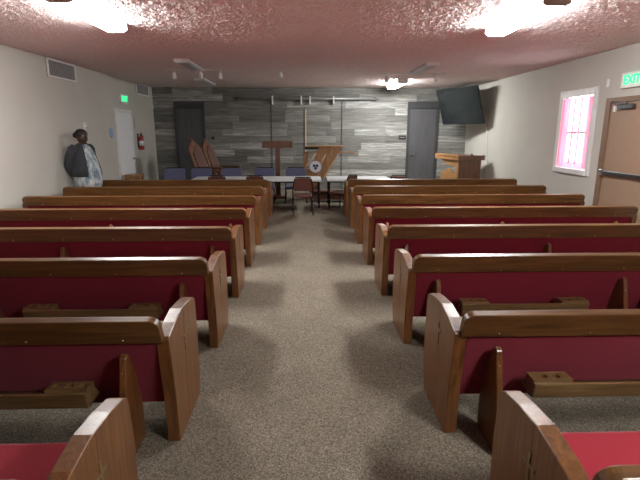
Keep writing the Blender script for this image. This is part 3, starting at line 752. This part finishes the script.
# ------------------------------------------------------------------ the person, leaning back on the left wall, facing +x
def skin_mesh(name, pts, edges, mat, parent, root=0, sub=2):
    bm = bmesh.new(); lay = bm.verts.layers.skin.verify(); vs = []
    for i, (co, r_) in enumerate(pts):
        v = bm.verts.new(co); rr = r_ if isinstance(r_, tuple) else (r_, r_)
        v[lay].radius = rr; v[lay].use_root = (i == root); vs.append(v)
    for a, c in edges: bm.edges.new((vs[a], vs[c]))
    me = bpy.data.meshes.new(name); bm.to_mesh(me); bm.free()
    o = bpy.data.objects.new(name, me); COL.objects.link(o)
    sk = o.modifiers.new('Skin', 'SKIN'); sk.use_smooth_shade = True; sk.branch_smoothing = 0.3
    sb_ = o.modifiers.new('Sub', 'SUBSURF'); sb_.levels = sub; sb_.render_levels = sub
    dg = bpy.context.evaluated_depsgraph_get(); dg.update()
    m2 = bpy.data.meshes.new_from_object(o.evaluated_get(dg)); bpy.data.objects.remove(o)
    m2.materials.clear(); m2.materials.append(mat)
    for p_ in m2.polygons: p_.use_smooth = True
    o = bpy.data.objects.new(name, m2); COL.objects.link(o); o.parent = parent
    return o
# local frame: +x = facing direction, y = her left (+) / right (-), z up
per = tag(empty('person', (-4.0, 8.57, 0), -.42), 'person in charcoal cardigan and pale patterned dress leaning on left wall', 'person')
pts = []; edges = []
def V(co, r_):
    if .7 < co[2] < 1.38: co = (co[0]*.85, co[1]*.85, co[2]); r_ = r_*.82
    pts.append((co, r_)); return len(pts)-1
pel = V((0, 0, .88), .19); wai = V((.03, 0, 1.06), .20); che = V((.02, 0, 1.26), .17); nk0 = V((.02, 0, 1.405), .075); nk1 = V((.035, 0, 1.455), .062)
hd0 = V((.05, 0, 1.52), .082); hd1 = V((.045, 0, 1.60), .088); hd2 = V((.035, 0, 1.645), .058)
edges += [(pel, wai), (wai, che), (che, nk0), (nk0, nk1), (nk1, hd0), (hd0, hd1), (hd1, hd2)]
for s in (-1, 1):
    sh = V((-.01, s*.20, 1.345), .075); el = V((-.10, s*.285, 1.08), .052); wr = V((-.16, s*.15, .90), .036)
    edges += [(che, sh), (sh, el), (el, wr)]
    pm = V((-.165, s*.09, .865), .034); edges.append((wr, pm))
    for f_, (dz, ln) in enumerate(((.022, .062), (.006, .07), (-.010, .066), (-.024, .052))):
        a = V((-.172, s*.055, .86+dz), .0095); b2 = V((-.168, s*(.055-ln*.5), .852+dz), .009); c2 = V((-.155, s*(.055-ln), .846+dz), .008)
        edges += [(pm, a), (a, b2), (b2, c2)]
    t0 = V((-.14, s*.09, .905), .0105); t1 = V((-.13, s*.055, .915), .009); edges += [(pm, t0), (t0, t1)]
    hp = V((0, s*.10, .80), .115); kn = V((.035, s*.10, .46), .065); an = V((0, s*.10, .09), .042); to = V((.13, s*.11, .035), .034)
    edges += [(pel, hp), (hp, kn), (kn, an), (an, to)]
skin_mesh('body', pts, edges, skin_mat, per, pel, 2)
# face
fc = per
MB().ball((.125, 0, 1.535), (.022, .018, .022)).build('nose', skin_mat, per, smooth=True)
for s in (-1, 1):
    ey = MB().ball((.112, s*.034, 1.565), (.010, .015, .009)).build('eye', eye_mat, per, smooth=True)
    MB().ball((.1205, s*.034, 1.565), (.004, .006, .006)).build('iris', hair_mat, ey, smooth=True)
    MB().ball((.118, s*.034, 1.587), (.008, .022, .004)).build('eyebrow', hair_mat, per, smooth=True)
    MB().ball((.03, s*.093, 1.55), (.018, .012, .030)).build('ear', skin_mat, per, smooth=True)
MB().ball((.118, 0, 1.493), (.012, .028, .010)).build('mouth', lip_mat, per, smooth=True)
MB().ball((.035, 0, 1.525), (.088, .092, .098), 18).build('jaw', skin_mat, per, smooth=True)
# hair: cap plus bun
mb = MB(); mb.ball((.018, 0, 1.592), (.108, .106, .095), 20)
for v in mb.bm.verts:
    if v.co.x > .085 and v.co.z < 1.63: v.co.x = .085
hr = mb.build('hair', hair_mat, per, smooth=True)
MB().ball((-.105, 0, 1.575), (.055, .06, .055), 14).build('hair_bun', hair_mat, hr, smooth=True)
# dress: lofted ellipses, belly forward
def ering(cx, rx, ry, z, n=32, a0=0, a1=2*PI, wave=0, k_=0, full=True):
    out = []
    for i in range(n if full else n+1):
        a = a0 + (a1-a0)*i/n; q = 1+wave*math.sin(a*k_)
        out.append((.82*(cx+rx*q*math.cos(a)), .82*ry*q*math.sin(a), z))
    return out
D = [(.02, .07, .085, 1.425), (.025, .125, .16, 1.375), (.05, .185, .21, 1.27), (.075, .225, .235, 1.14), (.10, .262, .262, 1.0), (.10, .285, .285, .86), (.09, .275, .275, .72), (.03, .21, .23, .55), (.01, .18, .21, .42)]
MB().loft([ering(cx, rx, ry, z, wave=.025 if z < 1.0 else 0, k_=11) for cx, rx, ry, z in D]).build('dress', dress_mat, per, smooth=True)
# cardigan: open at the front (from the side round the back), plus sleeves
half = 2*PI - .95
mb = MB()
Cg = [(.015, .085, .105, 1.44), (.018, .155, .195, 1.385), (.04, .207, .238, 1.27), (.06, .243, .262, 1.14), (.085, .280, .287, 1.0), (.09, .298, .302, .86)]
outer = [ering(cx, rx, ry, z, 30, .80, 2*PI-.52-.25*(1.44-z), full=False) for cx, rx, ry, z in Cg]
inner = [ering(cx, rx-.012, ry-.012, z, 30, .80, 2*PI-.52-.25*(1.44-z), full=False) for cx, rx, ry, z in Cg]
mb.loft([o1+i1[::-1] for o1, i1 in zip(outer, inner)])
cg = mb.build('cardigan', char_fab, per, smooth=True)
for s in (-1, 1):
    MB().tube([(0, s*.14, 1.37), (-.012, s*.185, 1.33), (-.05, s*.235, 1.19), (-.085, s*.245, 1.07), (-.115, s*.20, .97), (-.125, s*.135, .91)], [.075, .085, .078, .07, .062, .052], 14).build('sleeve', char_fab, cg, smooth=True)
    MB().ball((.06, s*.105, .04), (.13, .05, .045), 14).build('shoe', black_plastic, per, smooth=True)
